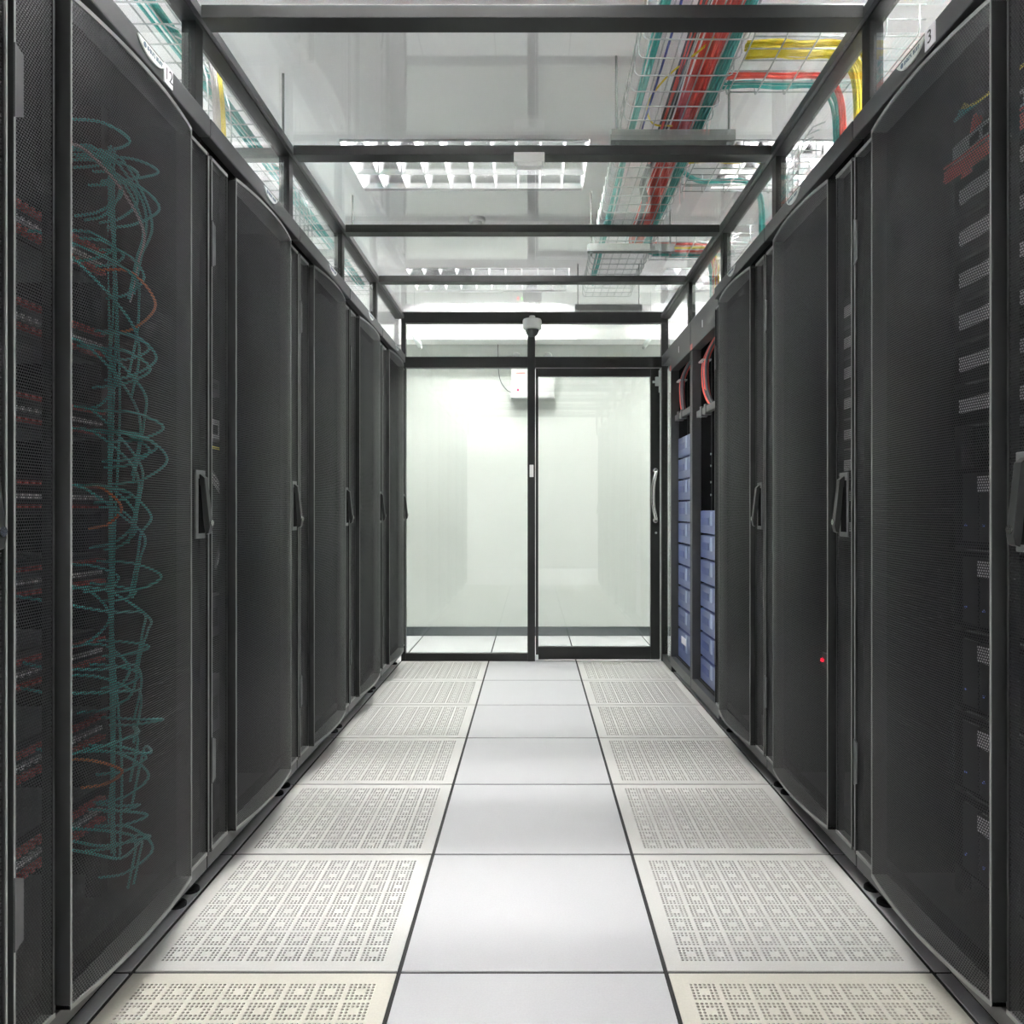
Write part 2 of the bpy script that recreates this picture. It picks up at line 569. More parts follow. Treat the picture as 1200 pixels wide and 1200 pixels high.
MB().box(0.006, 0.022, -0.012, -0.002, 0.012, 0.045).build('bottom_pivot', 'zinc', gd)
MB().lathe([(0.008, -0.006), (0.008, -0.002)], (hx + 0.004, 0, 0.88), 12, 'y').build('keyhole', 'zinc_dark', gd)

# narrow fixed glass beside the door, between the end wall and the open racks
sg = tag(empty('side_glass_panel', (0.905, 5.0, 0)), 'narrow upright glass panel between the open racks and the end wall', 'glass panel')
bx('pane', 'glass_door', sg, 0.0, 0.008, 0.01, 0.345, 0.05, 2.09)
bx('sill', 'black_frame', sg, -0.015, 0.025, 0.0, 0.345, 0.0, 0.05, 0.002)
bx('top_rail', 'rack_grey', sg, -0.02, 0.03, 0.0, 0.345, 2.02, 2.09, 0.002)

# ------------------------------------------------------------------ server racks with curved mesh doors
DZ0, DZ1 = 0.12, 1.99
A0, A1 = 0.145, 0.655                        # the curved middle of the door
SAG, STEP = 0.020, 0.017
def arc(x):
    t = (x - A0) / (A1 - A0) * 2 - 1
    return -STEP - SAG * (1 - t * t)

def make_rack():
    t = empty('server_rack')
    D = 1.07
    # carcass
    for x0 in (0.003, 0.785):
        bx('side_panel', 'interior', t, x0, x0 + 0.012, 0.022, D, 0.055, 2.055)
    bx('top_panel', 'interior', t, 0.003, 0.797, 0.05, D, 2.055, 2.068)
    bx('top_bounce_plate', 'rack_bounce', t, 0.003, 0.797, 0.05, D, 2.068, 2.078)  # unseen pale plate added to bounce light onto the ceiling
    bx('bottom_panel', 'rack_black', t, 0.015, 0.785, 0.06, D, 0.055, 0.07)
    bx('rear_panel', 'interior', t, 0.015, 0.785, D - 0.012, D, 0.07, 2.055)
    bx('rear_bounce_plate', 'rack_bounce', t, 0.010, 0.790, D + 0.001, D + 0.012, 0.07, 2.055)  # unseen pale sheet added behind the rack to bounce light
    mb = MB()
    mb.box(0.015, 0.045, 0.022, 0.055, 0.055, 2.055); mb.box(0.755, 0.785, 0.022, 0.055, 0.055, 2.055)
    mb.box(0.045, 0.755, 0.022, 0.055, 1.985, 2.055); mb.box(0.045, 0.755, 0.022, 0.055, 0.055, 0.135)
    mb.build('front_frame', 'interior', t)
    bx('plinth_rail', 'rack_grey', t, 0.003, 0.797, 0.004, 0.022, 0.078, 0.116, 0.002)
    for x0, y0 in ((0.128, 0.20), (0.642, 0.20), (0.128, 0.80), (0.642, 0.80)):
        mb = MB().box(x0, x0 + 0.03, y0, y0 + 0.003, 0.08, 2.04).box(x0, x0 + 0.003, y0 + 0.003, y0 + 0.04, 0.08, 2.04)
        mb.build('mounting_rail', 'rack_black', t)
    for x0, y0 in ((0.04, 0.065), (0.76, 0.065), (0.04, 1.0), (0.76, 1.0)):
        mb = MB().lathe([(0.023, 0.0), (0.023, 0.007), (0.019, 0.011), (0.007, 0.013), (0.007, 0.056)], (x0, y0, 0), 16)
        mb.build('levelling_foot', 'rack_black', t)
    # header above the door
    h = MB().box(0.003, 0.797, -0.006, 0.05, 2.034, 2.088).build('header', 'rack_grey', t, bevel=0.004)
    # badge: long lens shape, flat top and curved lower edge
    n = 14
    poly = [(0.065 - 0.13 * i / n, 0.012) for i in (0, n)]
    poly = [(-0.065, 0.012)] + [(-0.065 + 0.13 * i / n, -0.014 + 0.026 * abs(2 * i / n - 1) ** 2.6) for i in range(1, n)] + [(0.065, 0.012)]
    mb = MB().prism([(0.475 + x, 2.066 + z) for x, z in poly], -0.0095, -0.006, 'y')
    bdg = mb.build('badge', 'badge_white', h)
    mk = MB()
    mk.lathe([(0.0062, -0.0102), (0.0062, -0.0095)], (0.438, 0, 2.069), 14, 'y')
    x = 0.449
    rr = random.Random(3)
    for i in range(11):
        wd = rr.choice((0.003, 0.004, 0.0045))
        if i == 6:
            x += 0.004
        mk.box(x, x + wd * 0.4, -0.0102, -0.0095, 2.064, 2.0735)
        mk.box(x + wd * 0.4, x + wd, -0.0102, -0.0095, 2.064 + rr.choice((0, 0.006)), 2.0665 + rr.choice((0, 0.006)))
        x += wd + 0.0022
    mk.build('badge_mark', 'ink_blue', h, fix=False)
    # door: solid edges
    d = MB()
    e0, e1 = 0.008, 0.792
    d.box(e0, e0 + 0.007, -0.004, 0.018, DZ0, DZ1); d.box(e1 - 0.007, e1, -0.004, 0.018, DZ0, DZ1)
    d.box(0.118, 0.124, -0.002, 0.018, DZ0, DZ1); d.box(0.676, 0.682, -0.002, 0.018, DZ0, DZ1)
    d.box(A0, A0 + 0.005, -STEP, 0.018, DZ0, DZ1); d.box(A1 - 0.005, A1, -STEP, 0.018, DZ0, DZ1)
    N = 28
    prof = [(e0, 0.018), (e0, -0.003), (0.124, -0.003), (0.124, 0.010), (A0, 0.010)]
    prof += [(A0 + (A1 - A0) * i / N, arc(A0 + (A1 - A0) * i / N) - 0.002) for i in range(N + 1)]
    prof += [(A1, 0.010), (0.676, 0.010), (0.676, -0.003), (e1, -0.003), (e1, 0.018)]
    door = d.build('door', 'door_edge', t)
    c = MB()
    c.prism(prof[::-1], DZ0, DZ0 + 0.009); c.prism(prof[::-1], DZ1 - 0.009, DZ1)
    c.box(e0, e0 + 0.004, -0.0052, -0.004, DZ0 + 0.009, DZ1 - 0.009); c.box(e1 - 0.004, e1, -0.0052, -0.004, DZ0 + 0.009, DZ1 - 0.009)
    c.box(A0, A0 + 0.004, -STEP - 0.002, -STEP, DZ0 + 0.009, DZ1 - 0.009); c.box(A1 - 0.004, A1, -STEP - 0.002, -STEP, DZ0 + 0.009, DZ1 - 0.009)
    c.build('edge_highlight', 'edge_highlight', door)  # painted highlight on the rims, top and bottom of the door
    g = MB().box(0.124, A0, 0.012, 0.017, DZ0 + 0.009, DZ1 - 0.009).box(A1, 0.676, 0.012, 0.017, DZ0 + 0.009, DZ1 - 0.009)
    g.build('groove', 'interior', door)  # near-black backing paints the shade of the gap
    # perforated sheets: front and back skin of one sheet
    p = MB(); p.uv = []
    for off in (0.0, 0.0013):
        def strip(pts):
            s = 0.0
            for i, (x, y) in enumerate(pts):
                if i:
                    s += math.hypot(x - pts[i - 1][0], y - pts[i - 1][1])
                for z in (DZ0 + 0.009, DZ1 - 0.009):
                    p.v.append((x, y + off, z)); p.uv.append((s + pts[0][0], z))
            b0 = len(p.v) - 2 * len(pts)
            for i in range(len(pts) - 1):
                k = b0 + 2 * i
                p.f.append((k, k + 2, k + 3, k + 1))
        strip([(e0 + 0.007, 0.0), (0.118, 0.0)])
        strip([(A0 + 0.005 + (A1 - A0 - 0.01) * i / N, arc(A0 + 0.005 + (A1 - A0 - 0.01) * i / N)) for i in range(N + 1)])
        strip([(0.682, 0.0), (e1 - 0.007, 0.0)])
    p.build('perforated_panel', 'door_mesh', door, smooth=True, fix=False)
    for zc in (1.755, 0.365):
        poly = [(e0, zc - 0.062), (e0 + 0.022, zc - 0.052), (e0 + 0.022, zc + 0.052), (e0, zc + 0.062)]
        MB().prism(poly, -0.007, -0.0035, 'y').build('hinge_plate', 'rack_grey', door)
    # swing handle on the flat strip
    hx = 0.737
    mb = MB().box(hx - 0.028, hx + 0.028, -0.006, -0.0005, 0.965, 1.142)
    mb.build('handle_plate', 'handle_grey', door, bevel=0.0015)
    bx('recess_shade', 'interior', door, hx - 0.014, hx + 0.022, -0.0075, -0.006, 0.978, 1.120)  # black patch on the plate, painting the shade of a recess
    mb = MB().prism([(-0.008, 1.132), (-0.020, 1.122), (-0.034, 0.995), (-0.030, 0.978), (-0.022, 0.975), (-0.018, 1.00), (-0.010, 1.10), (-0.006, 1.105), (-0.006, 1.13)], hx - 0.011, hx + 0.011, 'x')
    mb.build('handle', 'door_edge', door, bevel=0.002)
    MB().lathe([(0.0085, -0.0365), (0.0085, -0.030)], (hx, 0, 1.005), 14, 'y').build('lock', 'chrome', door)
    return t

RACK_X = 0.867
rack0 = make_rack()
LSTART, RSTART = 1.29, 1.30
racks = {}
def place_rack(side, k):
    r = rack0 if not racks else copy_tree(rack0)
    if side == 'L':
        r.location = (-RACK_X, LSTART + PITCH * k, 0); r.rotation_euler = (0, 0, math.pi / 2)
    else:
        r.location = (RACK_X, RSTART + PITCH * (k + 1), 0); r.rotation_euler = (0, 0, -math.pi / 2)
    racks[side + str(k)] = r
    return r
names = {'L-1': 'sliver of black rack at the very left edge of the picture',
         'L0': 'large black mesh-door rack at left, teal cables inside, numbered 12 on its header',
         'L1': 'second black mesh-door rack along the left row, pale device inside',
         'L2': 'third black mesh-door rack along the left row',
         'L3': 'fourth black mesh-door rack along the left row',
         'L4': 'last black mesh-door rack on the left, touching the glass end wall',
         'R-1': 'unseen black mesh-door rack added just before the one numbered 3, right row',  # out of view, added to block light from the right
         'R0': 'large black mesh-door rack at right with grey-plated servers, numbered 3 on its header',
         'R1': 'second black mesh-door rack along the right row, red light glowing inside',
         'R2': 'third black mesh-door rack on the right, next to the open battery racks'}
for key, lab in names.items():
    r = place_rack(key[0], int(key[1:]))
    tag(r, lab, 'server rack', 'black racks with curved mesh doors')

for key, r in racks.items():
    if key[0] == 'R':                        # the badge sits farther along the header on this side
        for c in r.children:
            if c.name.startswith('header'):
                for b in c.children:
                    b.location.x = -0.15

def local(side, k):
    """Same position and turn as the rack, to hang things inside it."""
    r = racks[side + str(k)]
    return r.location.copy(), r.rotation_euler.z

def sticker(side, k, text, x):
    r = racks[side + str(k)]
    h = [c for c in r.children if c.name.startswith('header')][0]
    st = bx('number_sticker', 'sticker', h, x - 0.021, x + 0.021, -0.0085, -0.006, 2.040, 2.084)
    cu = bpy.data.curves.new('number', 'FONT')
    cu.body = text; cu.size = 0.040; cu.align_x = 'CENTER'; cu.align_y = 'CENTER'; cu.extrude = 0.0003
    cu.materials.append(MATS['ink'])
    tmp = bpy.data.objects.new('number_outline', cu)
    COL.objects.link(tmp)
    bpy.context.view_layer.update()
    me = bpy.data.meshes.new_from_object(tmp.evaluated_get(bpy.context.evaluated_depsgraph_get()))
    bpy.data.objects.remove(tmp, do_unlink=True)
    if not me.materials:
        me.materials.append(MATS['ink'])
    o = link('number', me, h, (x, -0.0092, 2.062))
    o.rotation_euler = (math.pi / 2, 0, 0)
sticker('L', 0, '12', 0.553)
sticker('R', 0, '3', 0.412)

# ------------------------------------------------------------------ things inside the racks
ORD = ['first', 'second', 'third', 'fourth', 'fifth', 'sixth', 'seventh', 'eighth', 'ninth', 'tenth', 'eleventh', 'twelfth', 'thirteenth', 'fourteenth', 'fifteenth', 'sixteenth']

def make_server(h, plate=(0.165, 0.30)):
    t = empty('rack_server')
    bx('body', 'server_dark', t, 0.162, 0.638, 0.205, 0.78, 0.0, h - 0.004)
    bx('front_bezel', 'interior', t, 0.135, 0.665, 0.196, 0.1995, 0.001, h - 0.005)
    bx('plate', 'server_grey', t, plate[0], plate[1], 0.190, 0.196, h * 0.30, h * 0.30 + 0.034)
    bx('plate', 'server_grey', t, 0.405, 0.62, 0.190, 0.196, h * 0.30, h * 0.30 + 0.030)
    MB().box(0.335, 0.372, 0.191, 0.196, h * 0.34, h * 0.34 + 0.010).build('blue_tab', 'blue_cable', t)
    MB().box(0.318, 0.322, 0.192, 0.196, 0.012, 0.016).build('status_light', 'led_green', t)
    return t

def inside(o, side, k, z):
    loc, rz = local(side, k)
    o.location = (loc.x, loc.y, z); o.rotation_euler = (0, 0, rz)

srv = make_server(0.098)
used = [False]
def servers(side, k, zs, where):
    for i, z in enumerate(zs):
        s = copy_tree(srv) if used[0] else srv
        used[0] = True
        inside(s, side, k, z)
        tag(s, 'dark pale-plated server, %s from top inside %s' % (ORD[i], where), 'server', 'servers behind the mesh doors')
servers('R', 0, [1.765 - 0.1035 * i for i in range(6)], 'the nearest rack on the right')
servers('R', 1, [1.66 - 0.1035 * i for i in range(8)], 'the second rack on the right')
servers('R', 2, [1.66 - 0.1035 * i for i in range(4)], 'the third rack on the right')
servers('L', 2, [1.55, 1.30, 1.05], 'the third rack on the left')

# lower storage units of the nearest right rack: tall dark units with small pale tabs
def make_storage():
    t = empty('storage_unit')
    bx('body', 'server_dark', t, 0.162, 0.638, 0.205, 0.78, 0.0, 0.19)
    bx('front_bezel', 'interior', t, 0.135, 0.665, 0.196, 0.2045, 0.001, 0.189)
    for i in range(6):
        bx('drive_tray', 'server_dark', t, 0.185 + 0.075 * i, 0.252 + 0.075 * i, 0.188, 0.196, 0.015, 0.175, 0.002)
    bx('pale_tab', 'server_grey', t, 0.255, 0.300, 0.184, 0.188, 0.13, 0.168)
    bx('pale_tab', 'server_grey', t, 0.340, 0.395, 0.184, 0.188, 0.12, 0.158)
    for x in (0.200, 0.275):
        MB().box(x, x + 0.005, 0.184, 0.188, 0.05, 0.055).build('status_light', 'led_blue', t)
    return t
st0 = make_storage()
for i, z in enumerate((0.95, 0.75, 0.55, 0.35, 0.15)):
    s = st0 if i == 0 else copy_tree(st0)
    inside(s, 'R', 0, z)
    tag(s, 'dark storage unit with pale tabs, %s from top in nearest right rack' % ORD[i], 'storage unit', 'storage units behind the mesh door')

def gear_box(name, side, k, z, h, mat, label, cat, x0=0.165, x1=0.635, y0=0.19):
    t = empty(name)
    bx('chassis', 'server_dark', t, x0, x1, y0 + 0.008, y0 + 0.45, 0.0, h)
    bx('faceplate', mat, t, x0 - 0.03, x1 + 0.03, y0, y0 + 0.006, 0.0, h, 0.002)
    mb = MB()
    for q in range(7):
        a = x0 + 0.05 + q * 0.055
        mb.box(a, a + 0.038, y0 - 0.002, y0 - 0.0002, h * 0.25, h * 0.7)
    mb.build('port_row', 'interior', t)
    inside(t, side, k, z)
    tag(t, label, cat)
    return t
gear_box('blank_panel', 'R', 0, 1.905, 0.045, 'server_grey', 'pale grey shelf panel at the top of the nearest right rack', 'panel')
gear_box('storage_shelf', 'L', 1, 1.275, 0.065, 'server_grey', 'pale grey flat device halfway up the second left rack', 'device')
gear_box('tape_unit', 'L', 1, 0.30, 0.17, 'server_dark', 'black unit at the bottom of the second left rack', 'device')
gear_box('dark_unit', 'L', 1, 0.62, 0.13, 'server_dark', 'black unit low down in the second left rack', 'device')
gear_box('patch_bay', 'L', 1, 1.43, 0.045, 'server_dark', 'black patch panel above the pale device, second left rack', 'patch panel')
gear_box('dark_storage', 'R', 2, 0.45, 0.18, 'server_dark', 'black unit low down in the third right rack', 'device')
# small red warning light in the second right rack
t = empty('warning_light')
bx('box', 'server_dark', t, 0.135, 0.175, 0.158, 0.198, 0.0, 0.05, 0.002)
MB().lathe([(0.008, 0.150), (0.008, 0.154), (0.006, 0.158)][::-1], (0.150, 0, 0.025), 12, 'y').build('red_lamp', 'led_red', t)
inside(t, 'R', 1, 0.485)
tag(t, 'tiny glowing red light low inside the second right rack', 'indicator light')

# network switches with red plugs and teal patch cables in the nearest left rack
def make_switch():
    t = empty('network_switch')
    bx('chassis', 'server_dark', t, 0.162, 0.638, 0.21, 0.60, 0.0, 0.084)
    bx('faceplate', 'interior', t, 0.135, 0.665, 0.198, 0.2075, 0.001, 0.083)
    plug = MB().box(-0.0055, 0.0055, -0.022, 0.0, -0.0045, 0.0045).mesh('red_plug', 'red_dark')
    plugw = MB().box(-0.0055, 0.0055, -0.014, 0.0, -0.0045, 0.0045).mesh('pale_plug', 'plug_white')
    for row, z in enumerate((0.016, 0.038, 0.066)):
        for i in range(20):
            o = link('pale_plug' if row == 1 else 'red_plug', plugw if row == 1 else plug, t, (0.185 + 0.0225 * i, 0.198, z))
    return t
sw0 = make_switch()
sw_z = [1.60, 1.40, 1.21, 1.03, 0.85, 0.66, 0.47, 0.27]
for i, z in enumerate(sw_z):
    s = sw0 if i == 0 else copy_tree(sw0)
    inside(s, 'L', 0, z)
    tag(s, 'black switch with red plugs, %s from top in nearest left rack' % ORD[i], 'network switch', 'switches in the nearest left rack')

def cable_thing(name, label, cat, cables, group=None, at=None, smooth=True):
    """cables: list of (points, radius, material); each cable a part of the bundle."""
    t = empty(name)
    for pts, rad, mat in cables:
        MB().tube(pts, rad, 6).build('cable', mat, t, smooth=True, fix=False)
    if at:
        loc, rz = local(*at)
        t.location = loc; t.rotation_euler = (0, 0, rz)
    tag(t, label, cat, group)
    return t

for i, z in enumerate(sw_z + [1.80]):
    cs = []
    rr = random.Random(20 + i)
    top = i == len(sw_z)
    for q in range(12 if top else 6):
        x = 0.24 + rr.random() * 0.36
        zz = z + rr.choice((0.016, 0.066)) + (0.05 * rr.random() if top else 0)
        ex = 0.70 + rr.random() * 0.05
        bulge = 0.07 + rr.random() * 0.07
        drop = 0.03 + rr.random() * 0.12
        if q % 3 != 2:                       # short loop back to the panel
            x = 0.42 + rr.random() * 0.19
            x2 = x + 0.03 + rr.random() * 0.06
            pts = spline([(x, 0.178, zz), (x + 0.004, 0.178 - bulge * 0.7, zz - 0.006), ((x + x2) / 2 + 0.02, 0.178 - bulge, zz - drop * 0.5), (x2, 0.178 - bulge * 0.5, zz - drop * 0.9), (x2, 0.185, zz - drop)], 6)
            cs.append((pts, 0.0032, 'orange_plug' if q == 0 and i % 3 == 0 else 'teal_cable'))
            continue
        xm = x + (ex - x) * (0.2 + 0.3 * rr.random())
        pts = spline([(x, 0.178, zz), (x + 0.004, 0.178 - bulge * 0.6, zz - 0.012), (xm, 0.178 - bulge, zz - drop * 0.6), (x + (ex - x) * 0.8, 0.13 - rr.random() * 0.03, zz - drop), (ex, 0.15, zz - drop - 0.06), (ex, 0.17, zz - drop - 0.16)], 6)
        cs.append((pts, 0.0032, 'orange_plug' if q == 0 and i % 3 == 0 else ('teal_cable' if q % 9 != 8 else 'plug_white')))
    cable_thing('patch_cables', 'teal patch cables looping from the %s' % ('topmost panel of the nearest left rack' if top else '%s switch from the top in the nearest left rack' % ORD[i]), 'cables', cs, 'teal patch cables in the nearest left rack', ('L', 0))
cs = []
rr = random.Random(5)
for q in range(5):
    x = 0.700 + 0.040 * rr.random(); y = 0.190 + 0.03 * rr.random()
    pts = spline([(x + 0.012 * rr.uniform(-1, 1), y + 0.012 * rr.uniform(-1, 1), z) for z in (0.15, 0.4, 0.7, 1.0, 1.3, 1.6, 1.85, 1.97)], 5)
    cs.append((pts, 0.0032, 'teal_cable'))
cable_thing('upright_cable_bundle', 'upright teal cable bundle down the side of the nearest left rack', 'cables', cs, None, ('L', 0))
# red and teal cables in the nearest right rack
cs = []
rr = random.Random(9)
for q in range(14):
    a, b = rr.random() * 0.05, rr.random() * 0.03
    cs.append((spline([(0.10 + a, 0.24 + b, 2.03), (0.11 + a, 0.22 + b, 1.95), (0.13 + a * 0.6, 0.20 + b, 1.86), (0.14 + a * 0.5, 0.22 + b, 1.78)], 6), 0.0038, 'red_cable'))
cable_thing('red_cable_drop', 'red cables dropping inside the top corner of the nearest right rack', 'cables', cs, None, ('R', 0))
cs = []
for q in range(10):
    a, b = 0.004 * q, rr.random() * 0.012
    cs.append((spline([(0.15, 0.16 + b, 1.855 + a), (0.25, 0.165 + b, 1.853 + a), (0.40, 0.165 + b, 1.850 + a), (0.55, 0.17 + b, 1.852 + a)], 5), 0.0032, 'red_cable'))
cable_thing('red_cable_run', 'level run of red cables above the servers in the nearest right rack', 'cables', cs, None, ('R', 0))
cs = []
for q in range(6):
    a = 0.008 * q
    cs.append((spline([(0.22 + a, 0.15, 1.975 + 0.004 * q), (0.30 + a, 0.13, 1.955), (0.42 + a, 0.15, 1.962), (0.58, 0.17, 1.975)], 6), 0.0032, 'yellow_cable' if q > 3 else 'teal_cable'))
cable_thing('teal_cable_loop', 'teal and yellow cables at the top of the nearest right rack', 'cables', cs, None, ('R', 0))
cs = []
for q in range(8):
    a = 0.009 * q
    cs.append((spline([(0.20 + a, 0.17, 1.22), (0.24 + a, 0.10, 1.17 - a), (0.36, 0.10, 1.05), (0.44 + a, 0.16, 0.85 + a)], 6), 0.0034, 'plug_white' if q % 2 else 'grey_cable'))
cs.append((spline([(0.30, 0.17, 1.245), (0.42, 0.14, 1.235), (0.55, 0.16, 1.24)], 6), 0.004, 'yellow_cable'))
cable_thing('pale_cable_loops', 'pale cables hanging below the pale device, second left rack', 'cables', cs, None, ('L', 1))

# ------------------------------------------------------------------ open battery racks on the right
OX = 0.885
OW = 0.655
def make_open_rack():
    """Local x runs along the aisle away from the camera, local y into the rack."""
    t = empty('open_rack')
    w = OW - 0.006
    mb = MB().box(0.0, 0.028, 0.0, 0.05, 0.06, 2.0); mb.build('post', 'rack_grey', t, bevel=0.002)
    mb = MB().box(w - 0.028, w, 0.0, 0.05, 0.06, 2.0); mb.build('post', 'rack_grey', t, bevel=0.002)
    bx('header', 'rack_grey', t, 0.0, w, -0.004, 0.05, 1.925, 2.088, 0.003)
    bx('base_rail', 'rack_grey', t, 0.0, w, -0.002, 0.05, 0.045, 0.10, 0.002)
    for x in (0.0, w - 0.01):
        bx('side_panel', 'rack_black', t, x, x + 0.010, 0.05, 1.0, 0.06, 2.05)
    bx('rear_panel', 'rack_black', t, 0.01, w - 0.01, 0.98, 1.0, 0.06, 2.05)
    bx('top_panel', 'rack_black', t, 0.01, w - 0.01, 0.05, 0.98, 2.03, 2.05)
    bx('shelf', 'rack_black', t, 0.028, w - 0.028, 0.03, 0.6, 0.10, 0.112)
    for x in (0.045, w - 0.07):
        mb = MB().box(x, x + 0.025, 0.10, 0.103, 0.112, 1.92)
        ml = mb.build('mounting_rail', 'rack_black', t)
        if x > 0.1:
            for z in (1.12, 1.19, 1.28, 1.345):
                MB().lathe([(0.006, 0.094), (0.006, 0.10)], (x + 0.012, 0, z), 10, 'y').build('rail_screw', 'zinc', ml)
    for x0 in (0.08, w - 0.08):
        MB().lathe([(0.022, 0.0), (0.022, 0.008), (0.008, 0.012), (0.008, 0.05)], (x0, 0.07, 0), 14).build('levelling_foot', 'rack_black', t)
    bx('white_mark', 'sticker', t, w * 0.52, w * 0.52 + 0.009, -0.0055, -0.004, 1.985, 2.022)
    bx('red_label', 'label_red', t, w - 0.05, w - 0.002, -0.0055, -0.004, 1.925, 1.955)
    return t
# the parts are drawn facing one way; swapping x and y turns them to face the aisle
def _swap_children(t):
    done = set()
    stack = list(t.children)
    while stack:
        c = stack.pop()
        stack += list(c.children)
        if c.data and c.data.name not in done:
            done.add(c.data.name)
            for v in c.data.vertices:
                v.co.x, v.co.y = v.co.y, v.co.x
            c.data.flip_normals()
or0 = make_open_rack()
_swap_children(or0)
or1 = copy_tree(or0)
or0.location = (OX, 3.705, 0)
or1.location = (OX, 3.705 + OW, 0)
tag(or0, 'open rack of seven blue battery modules beside the last mesh door on the right', 'battery rack', 'open battery racks')
tag(or1, 'open rack of ten blue battery modules next to the glass door', 'battery rack', 'open battery racks')

def make_battery(h):
    t = empty('battery_module')
    a, b = 0.052, OW - 0.058
    bx('case', 'battery_side', t, a, b, 0.05, 0.60, 0.0, h - 0.006, 0.002)
    face = bx('front_face', 'battery_blue', t, a + 0.012, b - 0.002, 0.040, 0.05, 0.002, h - 0.008, 0.003)
    m = (a + b) / 2
    bx('centre_strip', 'battery_light', t, m - 0.022, m + 0.022, 0.037, 0.040, h * 0.35, h - 0.012, 0.001)
    for s in (-1, 1):
        c = m + s * 0.145
        bx('grip', 'battery_dark', t, c - 0.075, c + 0.075, 0.038, 0.040, h * 0.36, h * 0.66, 0.001)
    return t
bat = make_battery(0.130)
_swap_children(bat)
bat_t = make_battery(0.185)
_swap_children(bat_t)
for i in range(7):
    s = bat if i == 0 else copy_tree(bat)
    s.location = (OX, 3.705, 0.112 + 0.133 * i)
    tag(s, 'blue battery module, %s from the bottom in the nearer open rack' % ORD[i], 'battery', 'blue battery modules')
bat_t.location = (OX, 3.705 + OW, 0.112)
l = bx('white_label', 'sticker', bat_t, 0.0355, 0.037, OW * 0.50, OW * 0.50 + 0.14, 0.105, 0.148)
tag(bat_t, 'tall blue battery module with white label, lowest in the farther open rack', 'battery', 'blue battery modules')
for i in range(9):
    s = copy_tree(bat)
    s.location = (OX, 3.705 + OW, 0.30 + 0.133 * i)
    tag(s, 'blue battery module, %s above the labelled one in the farther open rack' % ORD[i], 'battery', 'blue battery modules')

for k, (y, zs) in enumerate(((3.705, 1.545), (3.705 + OW, 1.60))):
    t = empty('breaker_bracket', (OX, y, zs))
    bx('bar', 'bracket_grey', t, 0.02, 0.045, 0.06, OW - 0.05, 0.0, 0.035, 0.002)
    for q in range(2):
        bx('clamp', 'bracket_grey', t, 0.014, 0.05, 0.36 + 0.10 * q, 0.395 + 0.10 * q, -0.010, 0.046, 0.003)
    tag(t, 'metal clamp bar under the red cables in the %s open rack' % ('nearer', 'farther')[k], 'bracket', 'clamp bars in the open racks')
    cs = []
    rr = random.Random(40 + k)
    for q in range(9):
        a, b = 0.05 * rr.random(), 0.022 * rr.random()
        yc = y + 0.47 + a * 1.6
        m = 'red_cable' if (q < 7 if k == 0 else q < 6) else 'grey_cable'
        yy = yc - (0.06 if m == 'grey_cable' else 0)
        cs.append((spline([(OX + 0.10 + b, yy - 0.22, 2.02), (OX + 0.06 + b, yy - 0.10, 1.93), (OX + 0.035 + b, yy, 1.84), (OX + 0.035 + b, yy + 0.01, 1.72), (OX + 0.04 + b, yy - 0.02 - a * 0.6, 1.64), (OX + 0.05 + b, yy - 0.10 - a, zs + 0.03)], 7), 0.0075, m))
    c = cable_thing('red_cable_loop', 'thick red cables looping down inside the %s open rack' % ('nearer', 'farther')[k], 'cables', cs, 'red cables in the open racks')
    tie = MB().box(OX + 0.022, OX + 0.072, y + 0.465, y + 0.56, 1.838, 1.846)
    tie.build('cable_tie', 'plug_white', c)

# ------------------------------------------------------------------ wire cable trays above the roof
def wire_tray(name, p0, p1, width, z, label, side=0.10, pitch=0.10, n_long=7, wire=0.0027, high=0.09):
    """Wire basket running from p0 to p1 (x, y) at height z; x (or y) centre line."""
    t = empty(name, ((p0[0] + p1[0]) / 2, (p0[1] + p1[1]) / 2, z))
    o = t.location
    d = Vector((p1[0] - p0[0], p1[1] - p0[1], 0)); L = d.length; d.normalize()
    nrm = Vector((-d.y, d.x, 0))
    def P(s, a, h):
        q = Vector((p0[0], p0[1], z)) + d * s + nrm * a + Vector((0, 0, h)) - Vector(o)
        return tuple(q)
    h = width / 2
    for i in range(n_long):
        a = -h + 0.02 + (width - 0.04) * i / (n_long - 1)
        MB().tube([P(0, a, wire * 2), P(L, a, wire * 2)], wire, 5).build('long_wire', 'zinc', t, smooth=True, fix=False)
    for s in (-1, 1):
        for hh in (0.5, 1.0):
            MB().tube([P(0, s * h, high * hh), P(L, s * h, high * hh)], wire, 5).build('long_wire', 'zinc', t, smooth=True, fix=False)
    cw = MB().tube([P(0, -h, high), P(0, -h, 0.018), P(0, -h + 0.006, 0.005), P(0, -h + 0.018, 0.0), P(0, h - 0.018, 0.0), P(0, h - 0.006, 0.005), P(0, h, 0.018), P(0, h, high)], wire, 5).mesh('cross_wire', 'zinc', smooth=True, fix=False)
    k = 0
    while k * pitch <= L + 1e-6:
        link('cross_wire', cw, t, d * (k * pitch))
        k += 1
    tag(t, label, 'cable tray', 'wire cable trays')
    return t

